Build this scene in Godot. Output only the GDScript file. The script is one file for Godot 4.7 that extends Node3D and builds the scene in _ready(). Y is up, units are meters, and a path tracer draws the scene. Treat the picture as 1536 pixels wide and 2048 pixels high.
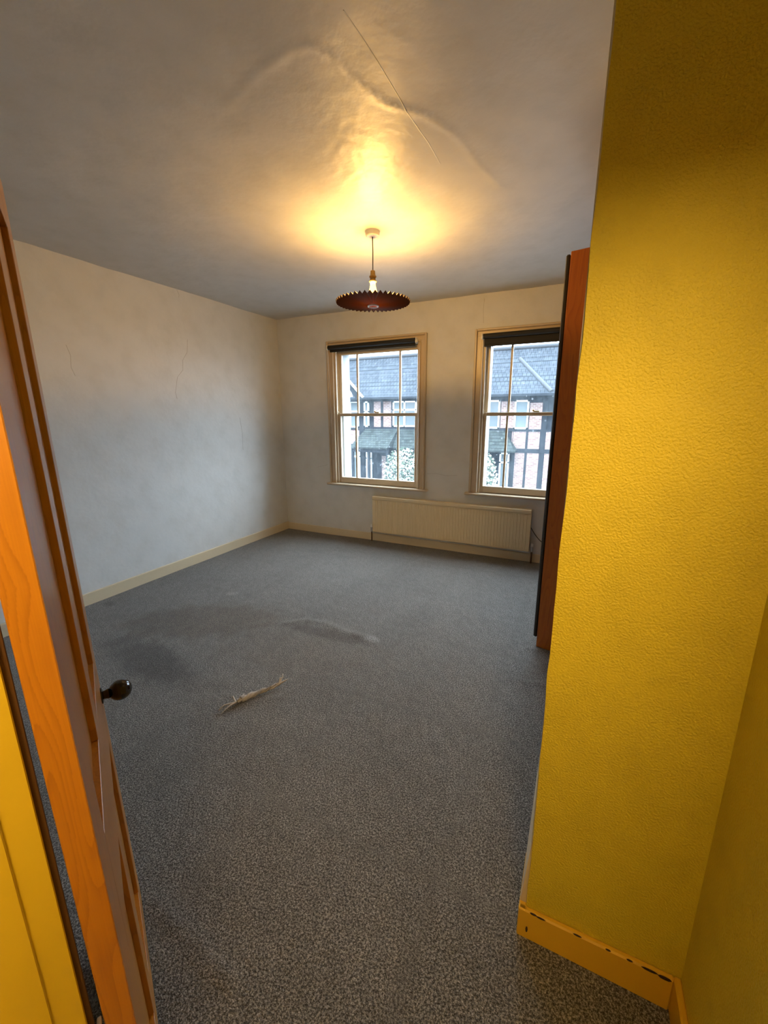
extends Node3D

# ------------------------------------------------------------------ settings
const LAMP := Vector3(-1.305, 2.280, -2.58)      # bulb of the bedroom pendant
const LANTERN := Vector3(0.42, 2.20, 0.70)       # lamp on the landing
const LEFT := -3.536
const BACK := -4.36
const RIGHT := 0.78
const FRONT := -0.168
const CEIL := 2.644

var M := {}
var used := {}
var rng := RandomNumberGenerator.new()

# ------------------------------------------------------------------ naming and tagging
func numbered(called: String) -> String:
	var n: int = used.get(called, 0)
	used[called] = n + 1
	return called if n == 0 else "%s_%03d" % [called, n]

func tag(o: Node, label: String, category: String, group := "", kind := "") -> Node:
	o.set_meta("label", label)
	o.set_meta("category", category)
	if group != "":
		o.set_meta("group", group)
	if kind != "":
		o.set_meta("kind", kind)
	return o

func obj(called: String, st: SurfaceTool, m: Material, parent: Node = self) -> MeshInstance3D:
	var o := MeshInstance3D.new()
	o.mesh = st.commit()
	o.name = numbered(called) if parent == self else called
	o.material_override = m
	parent.add_child(o, true)
	return o

func struct(called: String, st: SurfaceTool, m: Material, label := "", category := "") -> MeshInstance3D:
	var o := obj(called, st, m)
	o.set_meta("kind", "structure")
	if label != "":
		tag(o, label, category)
	return o

func thing(called: String, label: String, category: String, at := Vector3.ZERO, group := "", kind := "") -> Node3D:
	var o := Node3D.new()
	o.name = numbered(called)
	add_child(o)
	o.position = at
	tag(o, label, category, group, kind)
	return o

# ------------------------------------------------------------------ mesh helpers
func mb() -> SurfaceTool:
	var st := SurfaceTool.new()
	st.begin(Mesh.PRIMITIVE_TRIANGLES)
	return st

func quad(st: SurfaceTool, a: Vector3, b: Vector3, c: Vector3, d: Vector3) -> void:
	# corners clockwise seen from the front
	var n := (c - a).cross(b - a)
	if n.length() < 1e-12:
		n = (d - a).cross(c - a)
	n = n.normalized()
	for p in [a, b, c, a, c, d]:
		st.set_normal(n)
		st.add_vertex(p)

func tri(st: SurfaceTool, a: Vector3, b: Vector3, c: Vector3) -> void:
	var n := (c - a).cross(b - a).normalized()
	for p in [a, b, c]:
		st.set_normal(n)
		st.add_vertex(p)

func box(st: SurfaceTool, a: Vector3, b: Vector3, bevel := 0.0) -> void:
	# box from corner a to corner b, edges chamfered by bevel
	var lo := Vector3(minf(a.x, b.x), minf(a.y, b.y), minf(a.z, b.z))
	var hi := Vector3(maxf(a.x, b.x), maxf(a.y, b.y), maxf(a.z, b.z))
	var e := minf(bevel, 0.45 * minf(hi.x - lo.x, minf(hi.y - lo.y, hi.z - lo.z)))
	var c := (lo + hi) / 2
	var h := (hi - lo) / 2
	for ax in 3:
		var u := (ax + 1) % 3
		var v := (ax + 2) % 3
		for s in [-1.0, 1.0]:
			var f := func(su: float, sv: float) -> Vector3:
				var p := Vector3.ZERO
				p[ax] = s * h[ax]
				p[u] = su * (h[u] - e)
				p[v] = sv * (h[v] - e)
				return c + p
			out(st, c, [f.call(-1.0, -1.0), f.call(1.0, -1.0), f.call(1.0, 1.0), f.call(-1.0, 1.0)])
	if e <= 0.0:
		return
	for ax in 3:
		var u := (ax + 1) % 3
		var v := (ax + 2) % 3
		for su in [-1.0, 1.0]:
			for sv in [-1.0, 1.0]:
				var f := func(t: float, inu: float, inv: float) -> Vector3:
					var p := Vector3.ZERO
					p[ax] = t * (h[ax] - e)
					p[u] = su * (h[u] - inu * e)
					p[v] = sv * (h[v] - inv * e)
					return c + p
				out(st, c, [f.call(-1.0, 1.0, 0.0), f.call(1.0, 1.0, 0.0), f.call(1.0, 0.0, 1.0), f.call(-1.0, 0.0, 1.0)])
	for sx in [-1.0, 1.0]:
		for sy in [-1.0, 1.0]:
			for sz in [-1.0, 1.0]:
				var k := Vector3(sx, sy, sz)
				var p1 := c + k * (h - Vector3(0, e, e))
				var p2 := c + k * (h - Vector3(e, 0, e))
				var p3 := c + k * (h - Vector3(e, e, 0))
				var n := (p3 - p1).cross(p2 - p1)
				if n.dot(p1 - c) > 0:
					tri(st, p1, p2, p3)
				else:
					tri(st, p1, p3, p2)

func out(st: SurfaceTool, c: Vector3, p: Array) -> void:
	var n: Vector3 = (p[2] - p[0]).cross(p[1] - p[0])
	if n.dot((p[0] + p[2]) / 2 - c) > 0:
		quad(st, p[0], p[1], p[2], p[3])
	else:
		quad(st, p[0], p[3], p[2], p[1])

func prism(st: SurfaceTool, poly: PackedVector2Array, z0: float, z1: float, xf := Transform3D()) -> void:
	# polygon in xy pushed from z0 to z1
	var p := poly
	if Geometry2D.is_polygon_clockwise(p):
		p = p.duplicate()
		p.reverse()
	var idx := Geometry2D.triangulate_polygon(p)
	var lo := minf(z0, z1)
	var hi := maxf(z0, z1)
	for i in range(0, idx.size(), 3):
		var a := p[idx[i]]
		var b := p[idx[i + 1]]
		var c := p[idx[i + 2]]
		if (b - a).cross(c - a) < 0:
			var t := b
			b = c
			c = t
		tri(st, xf * Vector3(a.x, a.y, hi), xf * Vector3(c.x, c.y, hi), xf * Vector3(b.x, b.y, hi))
		tri(st, xf * Vector3(a.x, a.y, lo), xf * Vector3(b.x, b.y, lo), xf * Vector3(c.x, c.y, lo))
	for i in p.size():
		var a := p[i]
		var b := p[(i + 1) % p.size()]
		quad(st, xf * Vector3(a.x, a.y, lo), xf * Vector3(a.x, a.y, hi), xf * Vector3(b.x, b.y, hi), xf * Vector3(b.x, b.y, lo))

func lathe(st: SurfaceTool, prof: Array, seg: int, xf := Transform3D()) -> void:
	# profile of Vector2(radius, height), bottom to top, smooth round the axis
	for i in prof.size() - 1:
		var a: Vector2 = prof[i]
		var b: Vector2 = prof[i + 1]
		if a.distance_to(b) < 1e-6:
			continue
		var nn := Vector2(b.y - a.y, -(b.x - a.x)).normalized()
		for k in seg:
			var t0 := TAU * k / seg
			var t1 := TAU * (k + 1) / seg
			var d0 := Vector3(cos(t0), 0, sin(t0))
			var d1 := Vector3(cos(t1), 0, sin(t1))
			var v := [d0 * a.x + Vector3.UP * a.y, d1 * a.x + Vector3.UP * a.y, d1 * b.x + Vector3.UP * b.y, d0 * b.x + Vector3.UP * b.y]
			var n := [d0 * nn.x + Vector3.UP * nn.y, d1 * nn.x + Vector3.UP * nn.y, d1 * nn.x + Vector3.UP * nn.y, d0 * nn.x + Vector3.UP * nn.y]
			for j in [0, 1, 2, 0, 2, 3]:
				st.set_normal((xf.basis * n[j]).normalized())
				st.add_vertex(xf * v[j])

func tube(st: SurfaceTool, pts: Array, r: float, seg := 8, r_end := -1.0) -> void:
	var rings := []
	var dirs := []
	var side := Vector3.ZERO
	for i in pts.size():
		var d: Vector3 = (pts[mini(i + 1, pts.size() - 1)] - pts[maxi(i - 1, 0)]).normalized()
		if side == Vector3.ZERO:
			side = d.cross(Vector3.UP if absf(d.y) < 0.9 else Vector3.RIGHT).normalized()
		side = (side - d * side.dot(d)).normalized()
		var up := d.cross(side)
		var rr := r if r_end < 0.0 else lerpf(r, r_end, float(i) / (pts.size() - 1))
		var ring := []
		var dd := []
		for k in seg:
			var t := TAU * k / seg
			var n: Vector3 = side * cos(t) + up * sin(t)
			ring.append(pts[i] + n * rr)
			dd.append(n)
		rings.append(ring)
		dirs.append(dd)
	for i in pts.size() - 1:
		for k in seg:
			var k1 := (k + 1) % seg
			for q in [[i, k], [i + 1, k], [i + 1, k1], [i, k], [i + 1, k1], [i, k1]]:
				st.set_normal(dirs[q[0]][q[1]])
				st.add_vertex(rings[q[0]][q[1]])
	for e in [0, pts.size() - 1]:
		var c: Vector3 = pts[e]
		for k in seg:
			var k1 := (k + 1) % seg
			if e == 0:
				tri(st, c, rings[0][k], rings[0][k1])
			else:
				tri(st, c, rings[e][k1], rings[e][k])

func blob(st: SurfaceTool, c: Vector3, r: Vector3, seg := 12, rings := 8) -> void:
	var prof := []
	for i in rings + 1:
		var t := -PI / 2 + PI * i / rings
		prof.append(Vector2(cos(t), sin(t)))
	lathe(st, prof, seg, Transform3D(Basis().scaled(r), c))

func grid(st: SurfaceTool, x0: float, x1: float, z0: float, z1: float, step: float, f: Callable, up: bool, col = null) -> void:
	# height field, smooth normals
	var nx := int(ceil((x1 - x0) / step))
	var nz := int(ceil((z1 - z0) / step))
	var h := PackedFloat32Array()
	h.resize((nx + 1) * (nz + 1))
	for j in nz + 1:
		for i in nx + 1:
			h[j * (nx + 1) + i] = f.call(lerpf(x0, x1, float(i) / nx), lerpf(z0, z1, float(j) / nz))
	var dx := (x1 - x0) / nx
	var dz := (z1 - z0) / nz
	for j in nz + 1:
		for i in nx + 1:
			var a := h[j * (nx + 1) + maxi(i - 1, 0)]
			var b := h[j * (nx + 1) + mini(i + 1, nx)]
			var c := h[maxi(j - 1, 0) * (nx + 1) + i]
			var d := h[mini(j + 1, nz) * (nx + 1) + i]
			var n := Vector3(-(b - a) / (2 * dx), 1, -(d - c) / (2 * dz)).normalized()
			if col != null:
				st.set_color(col.call(x0 + dx * i, z0 + dz * j))
			st.set_normal(n if up else -n)
			st.add_vertex(Vector3(x0 + dx * i, h[j * (nx + 1) + i], z0 + dz * j))
	for j in nz:
		for i in nx:
			var a := j * (nx + 1) + i
			var q := [a, a + 1, a + nx + 2, a, a + nx + 2, a + nx + 1] if up else [a, a + nx + 2, a + 1, a, a + nx + 1, a + nx + 2]
			for k in q:
				st.add_index(k)

func seg_dist(p: Vector2, line: Array) -> Vector2:
	# x: distance to the polyline, y: signed side
	var best := 1e9
	var side := 0.0
	for i in line.size() - 1:
		var a: Vector2 = line[i]
		var b: Vector2 = line[i + 1]
		var q := Geometry2D.get_closest_point_to_segment(p, a, b)
		var d := p.distance_to(q)
		if d < best:
			best = d
			side = signf((b - a).cross(p - a))
	return Vector2(best, side)

# ------------------------------------------------------------------ materials
func noise(freq: float, seed_ := 1, octaves := 3, type := FastNoiseLite.TYPE_SIMPLEX_SMOOTH) -> FastNoiseLite:
	var n := FastNoiseLite.new()
	n.noise_type = type
	n.frequency = freq
	n.seed = seed_
	n.fractal_octaves = octaves
	return n

func ntex(size: int, freq: float, ramp := [], seed_ := 1, octaves := 3, type := FastNoiseLite.TYPE_SIMPLEX_SMOOTH) -> NoiseTexture2D:
	var t := NoiseTexture2D.new()
	t.width = size
	t.height = size
	t.seamless = true
	t.seamless_blend_skirt = 0.15
	t.generate_mipmaps = false
	t.noise = noise(freq, seed_, octaves, type)
	if ramp.size():
		var g := Gradient.new()
		g.offsets = PackedFloat32Array(ramp.map(func(r): return r[0]))
		g.colors = PackedColorArray(ramp.map(func(r): return r[1]))
		t.color_ramp = g
	return t

func mat(c: Color, rough := 0.7, metal := 0.0, spec := 0.5) -> StandardMaterial3D:
	# c holds linear base colour
	var m := StandardMaterial3D.new()
	m.albedo_color = c.linear_to_srgb()
	m.roughness = rough
	m.metallic = metal
	m.metallic_specular = spec
	return m

func lay(m: StandardMaterial3D, scale: Vector3, world := true) -> StandardMaterial3D:
	m.uv1_triplanar = true
	m.uv1_world_triplanar = world
	m.uv1_scale = scale
	m.uv1_triplanar_sharpness = 6.0
	return m

func relief(m: StandardMaterial3D, t: Texture2D, cm: float) -> StandardMaterial3D:
	m.heightmap_enabled = true
	m.heightmap_texture = t
	m.heightmap_scale = cm
	return m

func grain_image(seed_: int, rings: float, dark: Color, light: Color) -> ImageTexture:
	# long wood figure along v; tiles in neither direction so it is laid mirrored by size
	var w := 256
	var h := 512
	var im := Image.create(w, h, false, Image.FORMAT_RGB8)
	var a := noise(0.006, seed_, 2)
	var b := noise(0.05, seed_ + 7, 2)
	for y in h:
		for x in w:
			var fx := absf(x - w / 2.0) * 2.0
			var fy := absf(y - h / 2.0) * 2.0
			var warp := a.get_noise_2d(fx * 1.2, fy * 0.35) * 2.2
			var r := fposmod((fx / w) * rings + warp * 1.6, 1.0)
			var line := pow(r, 3.0)
			var fine := b.get_noise_2d(fx * 5.0, fy * 0.18) * 0.5 + 0.5
			var t := clampf(0.62 * line + 0.38 * fine, 0, 1)
			im.set_pixel(x, y, light.lerp(dark, t))
	return ImageTexture.create_from_image(im)

func brick_image() -> ImageTexture:
	var w := 128
	var im := Image.create(w, w, false, Image.FORMAT_RGB8)
	im.fill(Color(0.62, 0.60, 0.58))
	var r := RandomNumberGenerator.new()
	r.seed = 5
	for row in 8:
		for k in 5:
			var v := r.randf_range(-0.06, 0.06)
			im.fill_rect(Rect2i(k * 32 + (row % 2) * 16 - 16, row * 16 + 2, 29, 13), Color(0.50 + v, 0.38 + v, 0.355 + v))
	return ImageTexture.create_from_image(im)

func tile_image(a: Color, b: Color, seed_: int) -> ImageTexture:
	var im := Image.create(128, 128, false, Image.FORMAT_RGB8)
	var r := RandomNumberGenerator.new()
	r.seed = seed_
	for row in 8:
		for k in 9:
			var t := r.randf()
			im.fill_rect(Rect2i(k * 16 - (row % 2) * 8, row * 16, 15, 16), a.lerp(b, t))
		im.fill_rect(Rect2i(0, row * 16 + 13, 128, 3), a.darkened(0.35))
	return ImageTexture.create_from_image(im)

func pane_image(seed_: int) -> ImageTexture:
	# dust film, spots and dried drips on old glass: alpha holds how much matter there is
	var w := 256
	var im := Image.create(w, w, false, Image.FORMAT_RGBA8)
	var n := noise(0.015, seed_, 4)
	var f := noise(0.12, seed_ + 3, 2)
	for y in w:
		for x in w:
			var a := 0.032 + 0.018 * n.get_noise_2d(x, y) + 0.010 * f.get_noise_2d(x, y * 0.4)
			im.set_pixel(x, y, Color(0.80, 0.86, 0.90, clampf(a, 0.004, 0.5)))
	var r := RandomNumberGenerator.new()
	r.seed = seed_
	for k in 26:
		var c := Vector2i(r.randi_range(4, w - 5), r.randi_range(4, w - 5))
		var s := r.randi_range(1, 2)
		for y in range(-s, s + 1):
			for x in range(-s, s + 1):
				if x * x + y * y <= s * s + 1:
					im.set_pixel(c.x + x, c.y + y, Color(0.9, 0.93, 0.95, 0.10))
	return ImageTexture.create_from_image(im)

func materials() -> void:
	var plaster := ntex(512, 0.035, [], 3, 5)
	var mottle := ntex(512, 0.008, [[0.0, Color(0.955, 0.955, 0.95)], [0.5, Color(0.985, 0.985, 0.985)], [1.0, Color(1, 1, 1)]], 11, 5)
	# bedroom walls: off-white emulsion
	M.wall = lay(relief(mat(Color(0.64, 0.645, 0.63), 0.75), plaster, 0.10), Vector3.ONE * 0.9)
	M.wall.albedo_texture = mottle
	# ceiling: silk-finish grey-white paint over lumpy plaster
	M.ceiling = lay(relief(mat(Color(0.54, 0.545, 0.55), 0.48, 0.0, 0.5), plaster, 0.07), Vector3.ONE * 1.1)
	M.ceiling.albedo_texture = mottle
	# landing walls: yellow over woodchip-like roller texture
	var stipple := ntex(1024, 0.085, [], 21, 3)
	M.yellow = lay(relief(mat(Color(0.68, 0.54, 0.03), 0.6), stipple, 0.20), Vector3.ONE * 1.6)
	M.yellow.albedo_texture = mottle
	M.yellow_gloss = lay(mat(Color(0.70, 0.49, 0.028), 0.42), Vector3.ONE * 0.9)
	M.yellow_gloss.albedo_texture = mottle
	M.skirting_yellow = lay(mat(Color(0.76, 0.45, 0.025), 0.42), Vector3.ONE * 0.9)
	M.skirting_yellow.albedo_texture = mottle
	# carpet: grey twist pile
	var pile := ntex(1024, 0.075, [[0.0, Color(0.15, 0.147, 0.14)], [0.36, Color(0.31, 0.303, 0.292)], [0.5, Color(0.465, 0.458, 0.442)], [0.64, Color(0.62, 0.61, 0.59)], [1.0, Color(0.86, 0.845, 0.82)]], 31, 3)
	pile.noise.fractal_gain = 1.0
	pile.noise.fractal_lacunarity = 2.1
	var tuft := ntex(1024, 0.12, [], 32, 2)
	M.carpet = lay(relief(mat(Color(1, 1, 1), 0.97, 0.0, 0.1), tuft, 0.20), Vector3.ONE * 1.4)
	M.carpet.rim_enabled = true
	M.carpet.rim = 0.4
	M.carpet.rim_tint = 0.3
	M.carpet.albedo_texture = pile
	M.carpet.vertex_color_use_as_albedo = true
	M.yarn = mat(Color(0.30, 0.27, 0.23), 0.95, 0.0, 0.1)
	M.yarn_light = mat(Color(0.42, 0.37, 0.31), 0.95, 0.0, 0.1)
	# joinery
	M.cream = mat(Color(0.62, 0.52, 0.35), 0.5)
	M.sash_paint = mat(Color(0.52, 0.42, 0.29), 0.35)
	M.outside_paint = mat(Color(0.26, 0.28, 0.285), 0.6)
	M.radiator = mat(Color(0.70, 0.58, 0.36), 0.4)
	M.brass = mat(Color(0.30, 0.20, 0.08), 0.35, 0.9)
	M.steel = mat(Color(0.55, 0.55, 0.55), 0.35, 0.9)
	M.copper_dark = mat(Color(0.10, 0.06, 0.035), 0.5, 0.3)
	M.white_plastic = mat(Color(0.75, 0.74, 0.70), 0.35)
	M.cable = mat(Color(0.02, 0.018, 0.016), 0.5)
	M.blind = mat(Color(0.012, 0.012, 0.014), 0.75)
	M.knob = mat(Color(0.012, 0.009, 0.007), 0.12)
	M.bare_edge = mat(Color(0.10, 0.045, 0.012), 0.7)
	M.crack = mat(Color(0.34, 0.31, 0.27), 0.9)
	M.chip = mat(Color(0.05, 0.025, 0.012), 0.9)
	# varnished pine door
	M.pine = lay(mat(Color(1, 1, 1), 0.32, 0.0, 0.75), Vector3(5.0, 0.75, 5.0), false)
	M.pine.albedo_texture = grain_image(3, 5.0, Color(0.57, 0.34, 0.05), Color(0.69, 0.45, 0.085))
	# wardrobe veneer
	M.veneer = lay(mat(Color(1, 1, 1), 0.4, 0.0, 0.5), Vector3(3.2, 0.5, 3.2), false)
	M.veneer.albedo_texture = grain_image(9, 7.0, Color(0.60, 0.30, 0.04), Color(0.70, 0.39, 0.075))
	M.dark_wood = mat(Color(0.012, 0.008, 0.006), 0.45)
	# lamps
	M.shade = mat(Color(0.042, 0.020, 0.009), 0.75)
	M.shade.backlight_enabled = true
	M.shade.backlight = Color(0.34, 0.23, 0.12)
	M.bulb = mat(Color(1, 0.9, 0.7), 0.4)
	M.bulb.emission_enabled = true
	M.bulb.emission = Color(1.0, 0.80, 0.45)
	M.bulb.emission_energy_multiplier = 4.0
	M.lantern = mat(Color(0.9, 0.85, 0.75), 0.8)
	M.lantern.emission_enabled = true
	M.lantern.emission = Color(1.0, 0.78, 0.45)
	M.lantern.emission_energy_multiplier = 1.2
	# glass
	M.glass = []
	for k in 4:
		var g := StandardMaterial3D.new()
		g.transparency = BaseMaterial3D.TRANSPARENCY_ALPHA
		g.albedo_texture = pane_image(40 + k)
		g.roughness = 0.3
		g.backlight_enabled = true
		g.backlight = Color(1, 1, 1)
		lay(g, Vector3(1.1, 1.1, 1.1), false)
		M.glass.append(g)
	# house across the street
	M.timber = mat(Color(0.012, 0.014, 0.017), 0.95, 0.0, 0.15)
	M.brick = lay(mat(Color(0.50, 0.50, 0.50), 0.9), Vector3(1.25, 1.7, 1.25))
	M.brick.albedo_texture = brick_image()
	M.slate = lay(mat(Color(1, 1, 1), 0.95, 0.0, 0.12), Vector3(0.7, 0.55, 0.7))
	M.slate.albedo_texture = tile_image(Color(0.155, 0.17, 0.19), Color(0.21, 0.225, 0.243), 2)
	M.porch_tile = lay(mat(Color(1, 1, 1), 0.95, 0.0, 0.15), Vector3(0.9, 0.9, 0.9))
	M.porch_tile.albedo_texture = tile_image(Color(0.13, 0.145, 0.14), Color(0.19, 0.21, 0.20), 4)
	M.hip = mat(Color(0.040, 0.042, 0.045), 0.95, 0.0, 0.15)
	M.frame_white = mat(Color(0.62, 0.64, 0.65), 0.6)
	M.render = mat(Color(0.55, 0.57, 0.58), 0.9)
	M.far_glass = mat(Color(0.03, 0.04, 0.045), 0.4)
	M.net = mat(Color(0.055, 0.068, 0.072), 0.9)
	M.leaf = mat(Color(0.040, 0.060, 0.038), 0.8)
	M.petal = mat(Color(0.58, 0.61, 0.57), 0.8)
	M.bark = mat(Color(0.05, 0.045, 0.04), 0.9)
	M.ground = mat(Color(0.05, 0.053, 0.056), 0.95)

# ------------------------------------------------------------------ scene
func _ready() -> void:
	rng.seed = 77
	camera_and_light()
	materials()
	room()
	entry()
	build_window("window_1", -2.19, 0.682, 2.338, 0)
	build_window("window_2", -0.442, 0.688, 2.323, 2)
	door()
	wardrobe()
	radiator()
	pendant()
	blinds()
	floor_things()
	lantern()
	house()
	shrubs()

func camera_and_light() -> void:
	var cam := Camera3D.new()
	cam.name = "camera"
	add_child(cam)
	cam.fov = 102.336
	cam.near = 0.02
	cam.far = 200.0
	var b := Basis(Vector3(0.90264573, -0.00383315, -0.43036729), Vector3(-0.09493049, 0.97355891, -0.20777694), Vector3(0.41978434, 0.22840394, 0.8784149))
	cam.transform = Transform3D(b.orthonormalized(), Vector3(0, 1.5, 0))
	cam.current = true
	var env := Environment.new()
	env.background_mode = Environment.BG_SKY
	var sky := Sky.new()
	var sm := ProceduralSkyMaterial.new()
	sm.sky_top_color = Color(0.85, 0.93, 1.0)
	sm.sky_horizon_color = Color(0.54, 0.61, 0.67)
	sm.sky_curve = 0.5
	sm.ground_bottom_color = Color(0.35, 0.36, 0.37)
	sm.ground_horizon_color = Color(0.6, 0.63, 0.66)
	sm.sky_energy_multiplier = 1.0
	sky.sky_material = sm
	env.sky = sky
	env.background_energy_multiplier = 34.0
	env.ambient_light_source = Environment.AMBIENT_SOURCE_SKY
	env.tonemap_mode = Environment.TONE_MAPPER_LINEAR
	env.tonemap_exposure = 1.0
	env.sdfgi_enabled = true
	env.ssao_enabled = true
	env.ssil_enabled = true
	var we := WorldEnvironment.new()
	we.name = "environment"
	we.environment = env
	add_child(we)

# ------------------------------------------------------------------ room shell
func room() -> void:
	# floor: carpet over boards, slightly wrinkled
	var wob := noise(0.9, 51, 3)
	var edge := noise(3.2, 52, 3)
	var folds := [
		[[Vector2(-1.86, -2.20), Vector2(-1.76, -2.30), Vector2(-1.6, -2.32), Vector2(-1.42, -2.285), Vector2(-1.2, -2.275)], 0.008, 0.04],
		[[Vector2(-1.10, -0.58), Vector2(-0.92, -0.56), Vector2(-0.72, -0.54)], 0.007, 0.020],
		[[Vector2(-0.06, -2.62), Vector2(-0.22, -2.60), Vector2(-0.25, -2.52), Vector2(-0.255, -2.22), Vector2(-0.05, -2.26)], 0.007, 0.018],
		[[Vector2(-1.66, -1.42), Vector2(-1.50, -1.40), Vector2(-1.38, -1.52)], 0.006, 0.03],
	]
	var stains := [  # centre, radii, turn, colour factor, strength
		[Vector2(-2.45, -1.98), Vector2(0.55, 0.26), 0.5, Vector3(0.76, 0.69, 0.62), 1.0],
		[Vector2(-2.35, -1.45), Vector2(0.42, 0.13), -0.15, Vector3(0.58, 0.56, 0.56), 1.0],
		[Vector2(-1.52, -2.20), Vector2(0.34, 0.06), 0.05, Vector3(0.62, 0.59, 0.57), 0.9],
		[Vector2(-1.185, -2.272), Vector2(0.045, 0.034), 0.0, Vector3(2.4, 2.45, 2.45), 1.4],
		[Vector2(-2.62, -2.43), Vector2(0.06, 0.03), 0.3, Vector3(1.45, 1.45, 1.45), 0.8],
		[Vector2(-1.5, -2.0), Vector2(0.5, 0.3), 0.2, Vector3(0.94, 0.88, 0.82), 0.6],
		[Vector2(-1.75, -1.44), Vector2(0.13, 0.05), 0.2, Vector3(0.8, 0.77, 0.74), 0.6],
		[Vector2(-1.28, -1.36), Vector2(0.12, 0.05), 0.2, Vector3(1.15, 1.13, 1.1), 0.5],
		[Vector2(-3.40, -1.85), Vector2(0.06, 0.04), 0.1, Vector3(0.5, 0.48, 0.46), 0.6],
	]
	var h := func(x: float, z: float) -> float:
		var y := 0.004 * wob.get_noise_2d(x, z)
		var p := Vector2(x, z)
		for f in folds:
			var d := seg_dist(p, f[0]).x
			if d < f[2] * 3.0:
				y += f[1] * exp(-d * d / (f[2] * f[2] * 0.5))
		return y
	var tint := func(x: float, z: float) -> Color:
		var v := Vector3.ONE * (0.70 + 0.09 * wob.get_noise_2d(x * 1.3 + 9, z * 0.9) + 0.04 * edge.get_noise_2d(x, z))
		v *= Vector3(1.0, 0.985, 0.96) * (1.0 + 0.13 * rng.randf_range(-1.0, 1.0))
		for s in stains:
			var q: Vector2 = (Vector2(x, z) - s[0]).rotated(s[2]) / s[1]
			var d := q.length() + 0.35 * edge.get_noise_2d(x * 2.0, z * 2.0)
			var k: float = s[4] * 1.0 * smoothstep(1.35, 0.6, d)
			v *= Vector3.ONE.lerp(s[3], k)
		return Color(v.x, v.y, v.z)
	var st := mb()
	grid(st, LEFT - 0.02, 0.80, BACK - 0.02, 0.40, 0.022, h, true, tint)
	var fl := struct("floor", st, M.carpet, "grey twist pile carpet covering the whole bedroom floor", "floor")
	st = mb()
	box(st, Vector3(LEFT - 0.2, -0.3, BACK - 0.3), Vector3(3.0, -0.03, 5.2))
	obj("subfloor", st, M.bark, fl)

	# ceiling: lumpy plaster with a straight board joint and a wandering crack ridge
	var lump := noise(1.1, 61, 3)
	var bump := noise(7.0, 62, 2)
	var joint := [Vector2(-0.745, -1.30), Vector2(-0.735, -1.5), Vector2(-0.731, -1.74), Vector2(-0.716, -1.95), Vector2(-0.717, -2.12)]
	var ridge := [Vector2(-1.75, -1.52), Vector2(-1.35, -1.44), Vector2(-1.11, -1.36), Vector2(-0.96, -1.335), Vector2(-0.90, -1.35), Vector2(-0.86, -1.42), Vector2(-0.845, -1.50), Vector2(-0.82, -1.60), Vector2(-0.79, -1.68), Vector2(-0.73, -1.74), Vector2(-0.67, -1.80), Vector2(-0.60, -1.95), Vector2(-0.56, -2.20), Vector2(-0.50, -2.45)]
	var ch := func(x: float, z: float) -> float:
		var p := Vector2(x, z)
		var y := CEIL - 0.030 * exp(-(pow((x - LAMP.x) / 0.9, 2.0) + pow((z - LAMP.z) / 0.9, 2.0))) + 0.007 * lump.get_noise_2d(x, z) + 0.0008 * bump.get_noise_2d(x, z)
		var d := Vector2.ZERO
		d = seg_dist(p, ridge)
		if d.x < 0.2:
			y -= (0.0026 * exp(-pow(d.x / 0.015, 2.0)) + 0.0014 * exp(-d.x / 0.06)) * smoothstep(-1.7, -0.9, x)
		var g := exp(-(pow((x + 1.02) / 0.22, 2.0) + pow((z + 1.92) / 0.32, 2.0)))
		y += 0.0010 * g * sin(z * 62.0 + 3.0 * lump.get_noise_2d(x * 4, z * 4) * 3.0 + x * 9.0)
		return y
	st = mb()
	grid(st, LEFT - 0.02, 0.80, BACK - 0.02, FRONT + 0.02, 0.018, ch, false)
	var ce := struct("ceiling", st, M.ceiling, "pale painted plaster ceiling with raised cracks near the lamp", "ceiling")
	st = mb()
	box(st, Vector3(LEFT - 0.2, CEIL + 0.03, BACK - 0.3), Vector3(3.0, CEIL + 0.25, 5.2))
	obj("slab", st, M.bark, ce)
	st = mb()
	var jp := []
	for i in 41:
		var t := i / 40.0 * (joint.size() - 1)
		var k := mini(int(t), joint.size() - 2)
		var q: Vector2 = joint[k].lerp(joint[k + 1], t - k)
		jp.append(Vector3(q.x, ch.call(q.x, q.y) + 0.0052, q.y))
	tube(st, jp, 0.0062, 8)
	obj("joint_ridge", st, M.ceiling, ce)
	st = mb()
	box(st, Vector3(LEFT - 0.2, CEIL, FRONT - 0.0), Vector3(3.0, CEIL + 0.06, 5.2))
	struct("ceiling_landing", st, M.wall, "plain ceiling above the landing", "ceiling")

	# walls
	st = mb()
	box(st, Vector3(LEFT - 0.2, -0.1, BACK - 0.3), Vector3(LEFT, CEIL + 0.06, 0.1))
	var wl := struct("wall_left", st, M.wall, "long bare painted wall running from the door to the window wall", "wall")
	# hairline cracks in the plaster
	for line in [
		[Vector2(2.22, -3.02), Vector2(2.10, -3.00), Vector2(2.02, -2.94), Vector2(1.93, -2.93), Vector2(1.86, -2.86), Vector2(1.72, -2.82), Vector2(1.66, -2.83)],
		[Vector2(2.02, -1.93), Vector2(1.95, -1.95), Vector2(1.86, -1.94), Vector2(1.80, -1.96)],
		[Vector2(2.64, -2.96), Vector2(2.60, -2.98), Vector2(2.58, -2.97)],
		[Vector2(1.48, -3.62), Vector2(1.30, -3.64), Vector2(1.12, -3.63)],
	]:
		var pts := []
		for q in line:
			pts.append(Vector3(LEFT, q.x, q.y))
		st = mb()
		tube(st, pts, 0.0010, 5)
		obj("crack", st, M.crack, wl)
	st = mb()
	var o1 := [-2.19 - 0.545, -2.19 + 0.545, 0.66, 2.26]
	var o2 := [-0.442 - 0.545, -0.442 + 0.545, 0.665, 2.245]
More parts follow.
